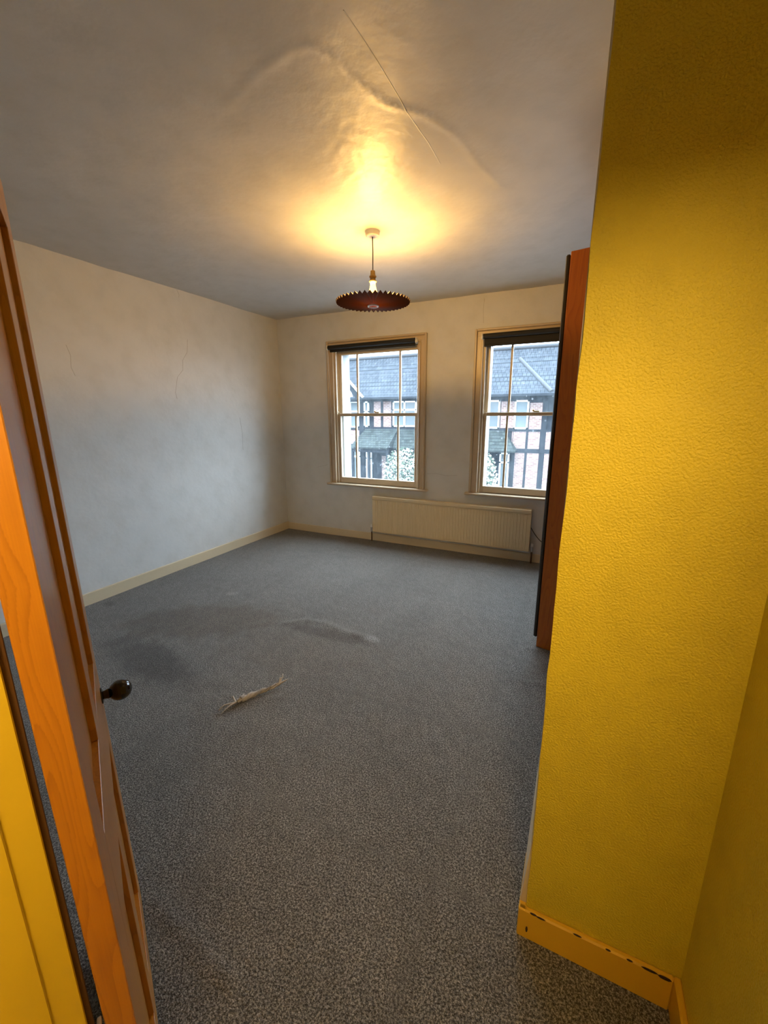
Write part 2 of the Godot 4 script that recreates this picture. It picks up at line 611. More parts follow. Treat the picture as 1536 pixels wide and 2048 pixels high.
	var z0 := BACK - 0.30
	var top := CEIL + 0.06
	for s in [[LEFT - 0.1, o1[0], -0.1, top], [o1[1], o2[0], -0.1, top], [o2[1], 1.0, -0.1, top], [o1[0], o1[1], -0.1, o1[2]], [o1[0], o1[1], o1[3], top], [o2[0], o2[1], -0.1, o2[2]], [o2[0], o2[1], o2[3], top]]:
		box(st, Vector3(s[0], s[2], z0), Vector3(s[1], s[3], BACK))
	var wb := struct("wall_back", st, M.wall, "painted wall with the two sash windows and the radiator", "wall")
	for line in [
		[Vector2(-1.55, 0.86), Vector2(-1.44, 0.87), Vector2(-1.33, 0.85), Vector2(-1.2, 0.86)],
		[Vector2(-3.02, 0.86), Vector2(-2.93, 0.885), Vector2(-2.86, 0.90)],
		[Vector2(-0.995, 2.60), Vector2(-1.0, 2.50), Vector2(-0.993, 2.38)],
	]:
		var pts := []
		for q in line:
			pts.append(Vector3(q.x, q.y, BACK))
		st = mb()
		tube(st, pts, 0.0010, 5)
		obj("crack", st, M.crack, wb)
	st = mb()
	box(st, Vector3(RIGHT, -0.1, BACK - 0.3), Vector3(1.0, top, -1.01))
	struct("wall_right", st, M.wall, "painted side wall behind the wardrobe", "wall")
	st = mb()
	box(st, Vector3(LEFT - 0.1, -0.1, FRONT), Vector3(-0.54, top, FRONT + 0.06))
	box(st, Vector3(-0.54, 2.0, FRONT), Vector3(0.7, top, FRONT + 0.06))
	struct("wall_front", st, M.wall, "bedroom side of the wall that holds the doorway", "wall")

	# skirting boards
	st = mb()
	box(st, Vector3(LEFT, -0.01, BACK), Vector3(LEFT + 0.018, 0.098, FRONT), 0.004)
	struct("baseboard_left", st, M.cream, "cream skirting board along the long bare wall", "baseboard")
	st = mb()
	box(st, Vector3(LEFT + 0.018, -0.01, BACK), Vector3(RIGHT, 0.088, BACK + 0.018), 0.004)
	struct("baseboard_back", st, M.cream, "cream skirting board under the windows", "baseboard")

# ------------------------------------------------------------------ entry: pier, landing, door lining
func entry() -> void:
	var top := CEIL + 0.06
	# pier beside the entrance, room-coloured, with its yellow face towards the door
	var st := mb()
	box(st, Vector3(-0.0245, -0.1, -2.0), Vector3(1.0, top, -1.012))
	var pier := struct("wall_pier", st, M.wall, "projecting wall pier that narrows the entrance", "wall")
	st = mb()
	prism(st, PackedVector2Array([Vector2(-0.020, 0.36), Vector2(-0.0195, 0.10), Vector2(-0.040, 0.10)]), -2.0, -1.006)
	obj("plaster_flare", st, M.cream, pier)
	# yellow face with a hand-worn, slightly wavy edge
	var wav := noise(2.4, 71, 3)
	var poly := PackedVector2Array()
	for i in 61:
		var y := -0.05 + (top + 0.05) * i / 60.0
		poly.append(Vector2(-0.0215 + 0.0035 * wav.get_noise_2d(y * 2.0, 3.0) - 0.004 * exp(-pow((y - 1.05) / 0.35, 2.0)), y))
	poly.append(Vector2(0.60, top))
	poly.append(Vector2(0.60, -0.05))
	st = mb()
	prism(st, poly, -1.012, -1.0)
	struct("wall_entry", st, M.yellow, "mustard yellow wall facing the doorway with rough roller texture", "wall")
	# yellow side wall continuing out onto the landing
	st = mb()
	box(st, Vector3(0.355, -0.1, -1.006), Vector3(0.7, top, -0.05), 0.004)
	struct("wall_lobby", st, M.yellow, "mustard yellow side wall meeting the entrance wall in a corner", "wall")
	st = mb()
	box(st, Vector3(LEFT - 0.1, -0.1, FRONT + 0.06), Vector3(-0.54, top, -0.05))
	box(st, Vector3(-0.54, 2.0, FRONT + 0.06), Vector3(0.356, top, -0.05))
	box(st, Vector3(0.355, -0.1, -0.12), Vector3(2.9, top, -0.05))
	struct("wall_landing", st, M.yellow, "landing side of the wall that holds the doorway", "wall")
	st = mb()
	box(st, Vector3(-3.2, -0.1, -0.06), Vector3(-3.0, top, 5.1))
	struct("wall_stair", st, M.yellow, "yellow wall on the far side of the landing", "wall")
	st = mb()
	box(st, Vector3(-3.2, -0.1, 4.9), Vector3(2.9, top, 5.1))
	struct("wall_landing_end", st, M.yellow, "yellow end wall of the landing", "wall")
	st = mb()
	box(st, Vector3(2.7, -0.1, -0.1), Vector3(2.9, top, 5.1))
	struct("wall_landing_side", st, M.yellow, "yellow wall beyond the landing lantern", "wall")
	st = mb()
	box(st, Vector3(-3.1, -0.04, 0.38), Vector3(2.8, 0.0, 5.0))
	box(st, Vector3(0.74, -0.04, -0.06), Vector3(2.8, 0.0, 0.4))
	struct("floor_landing", st, M.carpet, "grey carpet of the landing outside the bedroom", "floor")
	# door lining on the hinge side
	st = mb()
	box(st, Vector3(-0.545, -0.05, FRONT), Vector3(-0.512, 2.0, -0.03), 0.002)
	var lin := struct("trim_1", st, M.yellow_gloss, "yellow painted door lining on the hinge side", "door frame")
	st = mb()
	box(st, Vector3(-0.516, -0.05, -0.137), Vector3(-0.5075, 2.0, -0.09), 0.002)
	obj("door_stop", st, M.yellow_gloss, lin)
	st = mb()
	box(st, Vector3(-0.545, -0.05, FRONT - 0.010), Vector3(-0.521, 2.0, FRONT), 0.0015)
	obj("bare_edge", st, M.bare_edge, lin)
	st = mb()
	box(st, Vector3(-0.545, 1.985, FRONT), Vector3(0.36, 2.005, -0.03), 0.002)
	struct("trim_2", st, M.yellow_gloss, "yellow painted head of the door lining", "door frame")
	# skirting at the pier and along the lobby wall
	st = mb()
	box(st, Vector3(-0.041, -0.02, -1.0), Vector3(0.339, 0.103, -0.984), 0.004)
	box(st, Vector3(-0.041, -0.02, -1.16), Vector3(-0.020, 0.103, -0.984), 0.003)
	var sk := struct("baseboard_entry", st, M.skirting_yellow, "yellow skirting board with chipped paint at the foot of the pier", "baseboard")
	# chips along the top edge and at the corner
	for c in [[0.0, 0.102, 0.010, 0.004], [0.02, 0.100, 0.014, 0.003], [0.115, 0.102, 0.012, 0.003], [0.19, 0.1025, 0.007, 0.003], [0.24, 0.102, 0.008, 0.003], [0.285, 0.101, 0.020, 0.004], [0.318, 0.099, 0.016, 0.006]]:
		st = mb()
		blob(st, Vector3(c[0], c[1], -0.9845), Vector3(c[2], c[3], 0.0016), 10, 4)
		obj("paint_chip", st, M.chip, sk)
	st = mb()
	blob(st, Vector3(-0.014, 0.036, -0.9842), Vector3(0.0035, 0.012, 0.0014), 10, 4)
	obj("paint_chip", st, M.chip, sk)
	st = mb()
	box(st, Vector3(0.339, -0.02, -1.0), Vector3(0.356, 0.103, -0.05), 0.004)
	struct("baseboard_lobby", st, M.skirting_yellow, "yellow skirting board along the lobby side wall", "baseboard")

# ------------------------------------------------------------------ sash windows
func build_window(called: String, xc: float, yb: float, yt: float, pane: int) -> void:
	var w := thing(called, "", "", Vector3(xc, 0, BACK), "", "structure")
	var first := called == "window_1"
	tag(w, "cream sash window above the left half of the radiator, wholly in view" if first else "cream sash window partly hidden behind the wardrobe", "window", "", "structure")
	var P: Material = M.sash_paint
	var st := mb()
	# architrave: flat board with a raised outer bead and an inner step
	var ho := 0.621
	var hi := 0.536
	for s in [-1.0, 1.0]:
		st = mb()
		box(st, Vector3(s * ho, yb, 0), Vector3(s * (ho - 0.022), yt, 0.038), 0.006)
		box(st, Vector3(s * (ho - 0.022), yb, 0), Vector3(s * (hi + 0.018), yt - 0.067, 0.016), 0.002)
		box(st, Vector3(s * (hi + 0.018), yb, 0), Vector3(s * hi, yt - 0.085, 0.026), 0.004)
		obj("architrave", st, P, w)
	st = mb()
	box(st, Vector3(-ho + 0.022, yt - 0.022, 0), Vector3(ho - 0.022, yt, 0.038), 0.006)
	box(st, Vector3(-ho + 0.022, yt - 0.067, 0), Vector3(ho - 0.022, yt - 0.022, 0.016), 0.002)
	box(st, Vector3(-hi - 0.018, yt - 0.085, 0), Vector3(hi + 0.018, yt - 0.067, 0.026), 0.004)
	obj("architrave", st, P, w)
	# inner sill board
	st = mb()
	box(st, Vector3(-0.664, yb - 0.022, -0.03), Vector3(0.664, yb, 0.055), 0.006)
	obj("window_board", st, P, w)
	# box frame linings and beads
	var it := yt - 0.085
	for s in [-1.0, 1.0]:
		st = mb()
		box(st, Vector3(s * (hi + 0.008), yb - 0.02, -0.15), Vector3(s * (hi - 0.008), it + 0.01, 0.004))
		box(st, Vector3(s * (hi - 0.008), yb, -0.018), Vector3(s * (hi - 0.024), it, 0.002), 0.004)
		box(st, Vector3(s * (hi - 0.008), yb, -0.072), Vector3(s * (hi - 0.022), it, -0.063))
		obj("box_frame", st, P, w)
		st = mb()
		box(st, Vector3(s * (hi + 0.01), yb - 0.04, -0.30), Vector3(s * (hi - 0.035), it + 0.02, -0.125), 0.003)
		obj("outer_reveal", st, M.outside_paint, w)
	st = mb()
	box(st, Vector3(-hi, it - 0.006, -0.15), Vector3(hi, it + 0.012, 0.004))
	obj("head", st, P, w)
	st = mb()
	box(st, Vector3(-hi, it - 0.03, -0.30), Vector3(hi, it + 0.03, -0.125))
	obj("outer_head", st, M.outside_paint, w)
	# sloping outer sill
	st = mb()
	var xf := Transform3D(Basis(Vector3.FORWARD, Vector3.UP, Vector3.RIGHT), Vector3.ZERO)
	prism(st, PackedVector2Array([Vector2(0.03, yb - 0.05), Vector2(0.03, yb + 0.012), Vector2(0.075, yb + 0.050), Vector2(0.34, yb + 0.012), Vector2(0.34, yb - 0.05)]), -hi - 0.03, hi + 0.03, xf)
	obj("outer_sill", st, M.outside_paint, w)
	# sashes: lower one inside, upper one outside
	var mid := 1.507
	var hs := hi - 0.010
	for k in 2:
		var zi := -0.019 if k == 0 else -0.073
		var zo := zi - 0.043
		var y0 := yb + 0.004 if k == 0 else mid - 0.018
		var y1 := mid + 0.018 if k == 0 else it - 0.007
		var rb := 0.070 if k == 0 else 0.034
		var rt := 0.034 if k == 0 else 0.055
		var sw := 0.046
		var sash := Node3D.new()
		sash.name = "lower_sash" if k == 0 else "upper_sash"
		w.add_child(sash, true)
		for s in [-1.0, 1.0]:
			st = mb()
			box(st, Vector3(s * hs, y0, zo), Vector3(s * (hs - sw), y1, zi), 0.004)
			obj("stile", st, P, sash)
		for r in [[y0, y0 + rb], [y1 - rt, y1]]:
			st = mb()
			box(st, Vector3(-hs + sw - 0.002, r[0], zo), Vector3(hs - sw + 0.002, r[1], zi), 0.004)
			obj("rail", st, P, sash)
		for s in [-1.0, 1.0]:
			st = mb()
			box(st, Vector3(s * 0.272 - 0.010, y0 + rb, zo + 0.004), Vector3(s * 0.272 + 0.010, y1 - rt, zi - 0.004), 0.004)
			obj("glazing_bar", st, P, sash)
		var gz := (zi + zo) / 2
		var xs := [-hs + sw, -0.282, -0.262, 0.262, 0.282, hs - sw]
		xs = [-hs + sw, -0.272, -0.272, 0.272, 0.272, hs - sw]
		for c in 3:
			st = mb()
			box(st, Vector3(xs[c * 2], y0 + rb - 0.004, gz - 0.0015), Vector3(xs[c * 2 + 1], y1 - rt + 0.004, gz + 0.0015))
			obj("pane", st, M.glass[(pane + k + c) % 4], sash)
	# fitch fastener on the meeting rails
	st = mb()
	box(st, Vector3(-0.030, mid + 0.016, -0.075), Vector3(0.032, mid + 0.022, -0.025), 0.002)
	box(st, Vector3(-0.024, mid + 0.020, -0.066), Vector3(0.026, mid + 0.032, -0.040), 0.004)
	blob(st, Vector3(-0.030, mid + 0.036, -0.050), Vector3(0.011, 0.011, 0.011), 10, 6)
	tube(st, [Vector3(-0.026, mid + 0.028, -0.053), Vector3(0.028, mid + 0.026, -0.045)], 0.005, 8)
	obj("sash_fastener", st, M.brass, w)
	# stop left on the lower sash, as in the photo
	if first:
		st = mb()
		blob(st, Vector3(-hs + 0.012, mid + 0.030, -0.030), Vector3(0.009, 0.012, 0.009), 10, 6)
		obj("sash_stop", st, P, w)

# ------------------------------------------------------------------ door
func door() -> void:
	var d := thing("door_1", "varnished four-panel pine door standing open, seen along its face", "door", Vector3(-0.491, 0.0, -0.2055), "", "structure")
	var u := Vector3(-0.8785, 0, -0.4778).normalized()
	d.basis = Basis(u, Vector3.UP, u.cross(Vector3.UP)).rotated(u, -0.008)
	d.position += d.basis.z * 0.010
	var W := 0.74
	var T := 0.032
	var y0 := 0.014
	var y1 := 1.975
	var st := mb()
	for x in [[0.0, 0.105], [0.637, W]]:
		st = mb()
		box(st, Vector3(x[0], y0, -T), Vector3(x[1], y1, 0), 0.0012)
		obj("stile", st, M.pine, d)
	for y in [[y0, 0.150], [0.670, 0.902], [1.86, y1]]:
		st = mb()
		box(st, Vector3(0.105, y[0], -T), Vector3(0.637, y[1], 0), 0.0008)
		obj("rail", st, M.pine, d)
	for y in [[0.150, 0.670], [0.902, 1.86]]:
		st = mb()
		box(st, Vector3(0.327, y[0], -T), Vector3(0.415, y[1], 0), 0.0008)
		obj("muntin", st, M.pine, d)
		for x in [[0.105, 0.327], [0.415, 0.637]]:
			st = mb()
			box(st, Vector3(x[0] - 0.004, y[0] - 0.004, -T + 0.011), Vector3(x[1] + 0.004, y[1] + 0.004, -0.011))
			obj("panel", st, M.pine, d)
	# knob with rose and neck
	var turn := Transform3D(Basis(Vector3.RIGHT, Vector3.BACK, Vector3.DOWN), Vector3(0.688, 0.776, 0))
	st = mb()
	var prof := [Vector2(0.0, 0.0), Vector2(0.021, 0.0), Vector2(0.021, 0.003), Vector2(0.011, 0.006), Vector2(0.0115, 0.010), Vector2(0.0135, 0.018)]
	for i in 13:
		var a := -PI * 0.36 + (PI * 0.86) * i / 12.0
		prof.append(Vector2(0.0275 * cos(a), 0.044 + 0.0275 * sin(a)))
	prof.append(Vector2(0.0, 0.0715))
	lathe(st, prof, 24, turn)
	var kn := obj("knob", st, M.knob, d)
	kn.set_meta("label", "round black door knob")
	# butt hinge leaf and knuckle between the door and its lining
	for y in [0.30, 1.68]:
		st = mb()
		tube(st, [Vector3(-0.004, y - 0.045, -T - 0.006), Vector3(-0.004, y + 0.045, -T - 0.006)], 0.006, 10)
		box(st, Vector3(-0.003, y - 0.045, -T - 0.006), Vector3(0.0, y + 0.045, -T + 0.010))
		obj("hinge", st, M.steel, d)
	st = mb()
	box(st, Vector3(-0.012, 0.722, -T - 0.006), Vector3(0.0, 0.728, -T - 0.001), 0.001)
	obj("hinge_screw", st, M.steel, d)

# ------------------------------------------------------------------ wardrobe
func wardrobe() -> void:
	var w := thing("wardrobe", "tall orange-brown veneer wardrobe with dark doors beside the yellow wall pier", "wardrobe", Vector3(-0.153, 0, -2.65))
	w.rotation.y = deg_to_rad(-12.0)
	var L := 1.28
	var D := 0.585
	var H := 2.348
	var st := mb()
	box(st, Vector3(0, 0.004, -0.022), Vector3(0.094, H, 0), 0.0015)
	box(st, Vector3(0.094, 0.004, -0.022), Vector3(0.100, H, -0.003))
	box(st, Vector3(0.100, 0.004, -0.022), Vector3(D, H, 0), 0.0015)
	obj("side_panel", st, M.veneer, w)
	st = mb()
	box(st, Vector3(0, 0.004, -L), Vector3(D, H, -L + 0.022), 0.0015)
	obj("side_panel", st, M.veneer, w)
	st = mb()
	box(st, Vector3(0.002, H - 0.024, -L + 0.022), Vector3(D, H - 0.002, -0.022), 0.0015)
	obj("top", st, M.veneer, w)
	st = mb()
	box(st, Vector3(D - 0.012, 0.004, -L + 0.022), Vector3(D, H - 0.024, -0.022))
	obj("back_panel", st, M.veneer, w)
	st = mb()
	box(st, Vector3(0.02, 0.004, -L + 0.022), Vector3(0.04, 0.07, -0.022))
	obj("plinth", st, M.veneer, w)
	for k in 2:
		var a := -0.004 - k * (L / 2 - 0.001)
		st = mb()
		box(st, Vector3(-0.026, 0.068, a - L / 2 + 0.006), Vector3(-0.003, H - 0.010, a), 0.006)
		var dr := obj("door", st, M.dark_wood, w)
		dr.set_meta("label", "very dark door with rounded edge")
		st = mb()
		var hz := a - L / 2 + 0.06 if k == 0 else a - 0.05
		tube(st, [Vector3(-0.027, 1.00, hz), Vector3(-0.045, 1.01, hz), Vector3(-0.045, 1.11, hz), Vector3(-0.027, 1.12, hz)], 0.005, 8)
		obj("handle", st, M.brass, dr)

# ------------------------------------------------------------------ radiator
func radiator() -> void:
	var r := thing("radiator", "long cream ribbed panel radiator mounted low beneath both windows", "radiator", Vector3(-1.297, 0, BACK))
	var hl := 0.897
	var y0 := 0.128
	var y1 := 0.568
	var zf := 0.092
	var st := mb()
	# front panel: pressed flutes
	var n := 54
	var prof := PackedVector2Array()
	var pitch := (2 * hl - 0.06) / n
	prof.append(Vector2(-hl, zf - 0.0038))
	for i in n:
		var x := -hl + 0.03 + pitch * i
		prof.append(Vector2(x + pitch * 0.12, zf - 0.0038))
		prof.append(Vector2(x + pitch * 0.30, zf))
		prof.append(Vector2(x + pitch * 0.70, zf))
		prof.append(Vector2(x + pitch * 0.88, zf - 0.0038))
	prof.append(Vector2(hl, zf - 0.0038))
	for i in prof.size() - 1:
		var a := prof[i]
		var b := prof[i + 1]
		quad(st, Vector3(a.x, y0 + 0.02, a.y), Vector3(a.x, y1 - 0.050, a.y), Vector3(b.x, y1 - 0.050, b.y), Vector3(b.x, y0 + 0.02, b.y))
	box(st, Vector3(-hl, y0, 0.074), Vector3(hl, y0 + 0.024, zf - 0.003), 0.004)
	box(st, Vector3(-hl, y1 - 0.052, 0.074), Vector3(hl, y1 - 0.040, zf - 0.007))
	box(st, Vector3(-hl, y0 + 0.01, 0.070), Vector3(hl, y1 - 0.045, 0.080))
	obj("front_panel", st, M.radiator, r)
	st = mb()
	box(st, Vector3(-hl - 0.002, y1 - 0.040, 0.028), Vector3(hl + 0.002, y1, zf + 0.004), 0.005)
	obj("top_cover", st, M.radiator, r)
	for s in [-1.0, 1.0]:
		st = mb()
		box(st, Vector3(s * (hl + 0.002), y0 + 0.006, 0.030), Vector3(s * (hl - 0.004), y1 - 0.02, zf - 0.004), 0.002)
		obj("end_cover", st, M.radiator, r)
		st = mb()
		box(st, Vector3(s * (hl - 0.2) - 0.02, y0 + 0.05, 0.0), Vector3(s * (hl - 0.2) + 0.02, y1 - 0.06, 0.072))
		obj("bracket", st, M.radiator, r)
		var vx: float = s * (hl + 0.028)
		st = mb()
		tube(st, [Vector3(s * hl, 0.152, 0.058), Vector3(vx, 0.152, 0.058)], 0.009, 10)
		lathe(st, [Vector2(0.0, 0.125), Vector2(0.013, 0.125), Vector2(0.013, 0.172), Vector2(0.008, 0.176), Vector2(0.008, 0.18), Vector2(0.0, 0.18)], 14, Transform3D(Basis(), Vector3(vx, 0, 0.058)))
		var v := obj("valve", st, M.steel, r)
		st = mb()
		lathe(st, [Vector2(0.0, 0.178), Vector2(0.012, 0.178), Vector2(0.0135, 0.186), Vector2(0.011, 0.214), Vector2(0.0, 0.216)], 14, Transform3D(Basis(), Vector3(vx, 0, 0.058)))
		obj("valve_cap", st, M.white_plastic, v)
		st = mb()
		tube(st, [Vector3(vx, 0.126, 0.058), Vector3(vx, -0.01, 0.058)], 0.0085, 10)
		obj("pipe", st, M.copper_dark, r)
	# black flex hanging out from behind the radiator
	st = mb()
	var pts := []
	for i in 15:
		var t := i / 14.0
		pts.append(Vector3(-0.44 + 0.36 * t, 0.44 - 0.42 * t + 0.26 * t * t - 0.08 * sin(t * PI), BACK + 0.02))
	tube(st, pts, 0.0038, 6)
	tag(obj("power_cable", st, M.cable), "thin black cable looping out from behind the radiator", "cable")

# ------------------------------------------------------------------ pendant lamp
func pendant() -> void:
	var p := thing("pendant_lamp", "ceiling pendant lamp with a dark pleated dish shade below a lit bulb", "lamp", Vector3(LAMP.x, LAMP.y - 2.304, LAMP.z))
	var st := mb()
	lathe(st, [Vector2(0.0, 2.606), Vector2(0.036, 2.606), Vector2(0.042, 2.611), Vector2(0.047, 2.64), Vector2(0.047, 2.652), Vector2(0.0, 2.652)], 28)
	obj("ceiling_rose", st, M.white_plastic, p)
	st = mb()
	tube(st, [Vector3(0, 2.61, 0), Vector3(0.0015, 2.52, 0), Vector3(0, 2.415, 0)], 0.0034, 8)
	obj("flex", st, M.cable, p)
	st = mb()
	lathe(st, [Vector2(0.0, 2.352), Vector2(0.0225, 2.350), Vector2(0.0245, 2.353), Vector2(0.0225, 2.358), Vector2(0.0175, 2.361), Vector2(0.0175, 2.374), Vector2(0.0225, 2.377), Vector2(0.0225, 2.384), Vector2(0.0165, 2.388), Vector2(0.0145, 2.414), Vector2(0.006, 2.419), Vector2(0.0, 2.419)], 24)
	obj("lamp_holder", st, M.brass, p)
	st = mb()
	lathe(st, [Vector2(0.0, 2.239), Vector2(0.012, 2.241), Vector2(0.022, 2.248), Vector2(0.0285, 2.260), Vector2(0.030, 2.273), Vector2(0.028, 2.290), Vector2(0.022, 2.312), Vector2(0.0165, 2.334), Vector2(0.0155, 2.352)], 24)
	obj("bulb", st, M.bulb, p)
	# pleated shade: shallow dish of 48 folds, rim above the centre
	st = mb()
	var folds := 48
	var rings := [0.034, 0.09, 0.15, 0.20, 0.236]
	var thick := 0.0012
	var pt := func(k: int, i: int, under: bool) -> Vector3:
		var a := TAU * k / (folds * 2.0)
		var r: float = rings[i]
		var amp: float = 0.0085 * r / 0.236
		var y: float = 2.214 + (r - 0.034) / 0.202 * 0.020 + (amp if k % 2 == 0 else -amp) - (thick if under else 0.0)
		var rr := r + (0.003 if (k % 2 == 0 and i == rings.size() - 1) else 0.0)
		return Vector3(rr * cos(a), y, rr * sin(a))
	for k in folds * 2:
		for i in rings.size() - 1:
			quad(st, pt.call(k, i, false), pt.call(k, i + 1, false), pt.call(k + 1, i + 1, false), pt.call(k + 1, i, false))
			quad(st, pt.call(k, i, true), pt.call(k + 1, i, true), pt.call(k + 1, i + 1, true), pt.call(k, i + 1, true))
		var e := rings.size() - 1
		quad(st, pt.call(k, e, true), pt.call(k + 1, e, true), pt.call(k + 1, e, false), pt.call(k, e, false))
	obj("lamp_shade", st, M.shade, p)
	st = mb()
	lathe(st, [Vector2(0.027, 2.205), Vector2(0.036, 2.205), Vector2(0.036, 2.216), Vector2(0.027, 2.216), Vector2(0.027, 2.205)], 28)
	for k in 3:
		var a := TAU * k / 3.0 + 0.4
		tube(st, [Vector3(0.028 * cos(a), 2.211, 0.028 * sin(a)), Vector3(0.020 * cos(a), 2.235, 0.020 * sin(a)), Vector3(0.016 * cos(a), 2.356, 0.016 * sin(a))], 0.0012, 5)
	obj("shade_carrier", st, M.white_plastic, p)
	st = mb()
	lathe(st, [Vector2(0.0, 2.209), Vector2(0.026, 2.209), Vector2(0.027, 2.214), Vector2(0.0, 2.214)], 24)
	obj("shade_cap", st, M.shade, p)
	var l := OmniLight3D.new()
	l.name = "bulb_light"
	l.light_color = Color(1.0, 0.765, 0.41)
	l.light_energy = 1.5
	l.light_size = 0.028
	l.omni_range = 14.0
	l.omni_attenuation = 2.0
	l.shadow_enabled = true
	p.add_child(l)
	l.position = Vector3(0, 2.304, 0)

# ------------------------------------------------------------------ roller blinds
func blinds() -> void:
	for k in 2:
		var first := k == 0
		var x0 := -2.775 if first else -0.985
		var x1 := -1.675 if first else 0.10
		var y := 2.262 if first else 2.246
		var drop := 0.026 if first else 0.072
		var b := thing("roller_blind", "black roller blind rolled right up, with a long cord, over the fully visible window" if first else "black roller blind showing a strip of fabric, over the window half behind the wardrobe", "blind", Vector3(0, y, BACK + 0.055), "roller blinds above the windows")
		var st := mb()
		tube(st, [Vector3(x0 + 0.012, 0, 0), Vector3(x1 - 0.012, 0.004, 0)], 0.024, 16)
		obj("roller", st, M.blind, b)
		st = mb()
		box(st, Vector3(x0 + 0.018, -drop - 0.004, -0.024), Vector3(x1 - 0.018, 0.0, -0.0215))
		obj("fabric", st, M.blind, b)
		st = mb()
		box(st, Vector3(x0 + 0.018, -drop - 0.022, -0.029), Vector3(x1 - 0.018, -drop, -0.017), 0.004)
		obj("bottom_bar", st, M.blind, b)
		for x in [x0, x1]:
			st = mb()
			box(st, Vector3(x - 0.004, -0.026, -0.029), Vector3(x + 0.006, 0.026, 0.022), 0.003)
			lathe(st, [Vector2(0.0, -0.012), Vector2(0.014, -0.012), Vector2(0.014, 0.012), Vector2(0.0, 0.012)], 12, Transform3D(Basis(Vector3.UP, Vector3.RIGHT, Vector3.FORWARD), Vector3(x + 0.004, -0.004, 0)))
			obj("bracket", st, M.white_plastic, b)
		if first:
			st = mb()
			tube(st, [Vector3(x0 - 0.004, -0.02, 0.0), Vector3(x0 - 0.008, -0.5, -0.015), Vector3(x0 - 0.008, -0.96, -0.018), Vector3(x0 + 0.002, -0.985, -0.018), Vector3(x0 + 0.010, -0.96, -0.018), Vector3(x0 + 0.008, -0.5, -0.015), Vector3(x0 + 0.004, -0.02, 0.0)], 0.0022, 6)
			obj("cord", st, M.white_plastic, b)

# ------------------------------------------------------------------ frayed carpet
func floor_things() -> void:
	var f := thing("frayed_carpet", "frayed tuft of torn carpet yarn lying on the grey carpet", "carpet tear", Vector3(-1.48, 0.006, -1.46))
	var r := RandomNumberGenerator.new()
	r.seed = 8
	# twisted roll of torn pile
	var a := Vector3(-0.055, 0.012, 0.085)
	var b := Vector3(0.055, 0.014, -0.135)
	for k in 9:
		var st := mb()
		var pts := []
		var ph := r.randf() * TAU
		var rad := r.randf_range(0.006, 0.016)
		var t0 := r.randf_range(0.0, 0.25)
		var t1 := r.randf_range(0.7, 1.0)
		for i in 14:
			var t := lerpf(t0, t1, i / 13.0)
			var c := a.lerp(b, t)
			pts.append(c + Vector3(cos(ph + t * 9.0) * rad, maxf(-0.004, sin(ph + t * 9.0) * rad), sin(ph + t * 7.0) * rad * 0.5))
		tube(st, pts, r.randf_range(0.007, 0.011), 6, 0.004)
		obj("strand", st, M.yarn if k % 2 == 0 else M.yarn_light, f)
	# loose ends
	for e in [[a, Vector3(-0.10, 0.0, 0.16)], [a, Vector3(-0.07, 0.0, 0.17)], [a, Vector3(-0.11, 0.002, 0.06)], [a, Vector3(-0.055, 0.02, 0.02)], [b, Vector3(0.03, 0.03, -0.20)], [b, Vector3(0.075, 0.012, -0.19)], [b, Vector3(0.05, 0.025, -0.18)]]:
		var st := mb()
		var p0: Vector3 = e[0]
		var p1: Vector3 = e[1]
		var m := (p0 + p1) / 2 + Vector3(r.randf_range(-0.015, 0.015), 0.012, r.randf_range(-0.015, 0.015))
		tube(st, [p0, (p0 + m) / 2, m, (m + p1) / 2 + Vector3(0, 0.003, 0), p1], 0.0055, 6, 0.002)
		obj("loose_thread", st, M.yarn_light, f)

# ------------------------------------------------------------------ landing lamp (behind the viewer)
func lantern() -> void:
	var p := thing("landing_lamp", "opal globe ceiling lamp in a cream enamel dish on the landing", "lamp", Vector3(LANTERN.x, LANTERN.y, LANTERN.z))
	var st := mb()
	var prof := []
	for i in 17:
		var t := -PI / 2 + PI * i / 16.0
		prof.append(Vector2(0.21 * cos(t), 0.21 * sin(t)))
	lathe(st, prof, 32)
	obj("lamp_globe", st, M.lantern, p)
	st = mb()
	lathe(st, [Vector2(0.0, -0.295), Vector2(0.20, -0.285), Vector2(0.31, -0.255), Vector2(0.31, -0.250), Vector2(0.20, -0.278), Vector2(0.0, -0.288)], 40)
	obj("dish", st, M.cream, p)
	st = mb()
	tube(st, [Vector3(0, -0.29, 0), Vector3(0, -0.20, 0)], 0.012, 10)
	obj("dish_stem", st, M.brass, p)
	st = mb()
	tube(st, [Vector3(0, 0.20, 0), Vector3(0, CEIL - LANTERN.y, 0)], 0.006, 8)
	obj("flex", st, M.white_plastic, p)
	var l := OmniLight3D.new()
	l.name = "landing_light"
	l.light_color = Color(1.0, 0.84, 0.58)
	l.light_energy = 5.2
	l.light_size = 0.20
	l.omni_range = 12.0
	l.omni_attenuation = 2.0
	l.shadow_enabled = true
	p.add_child(l)

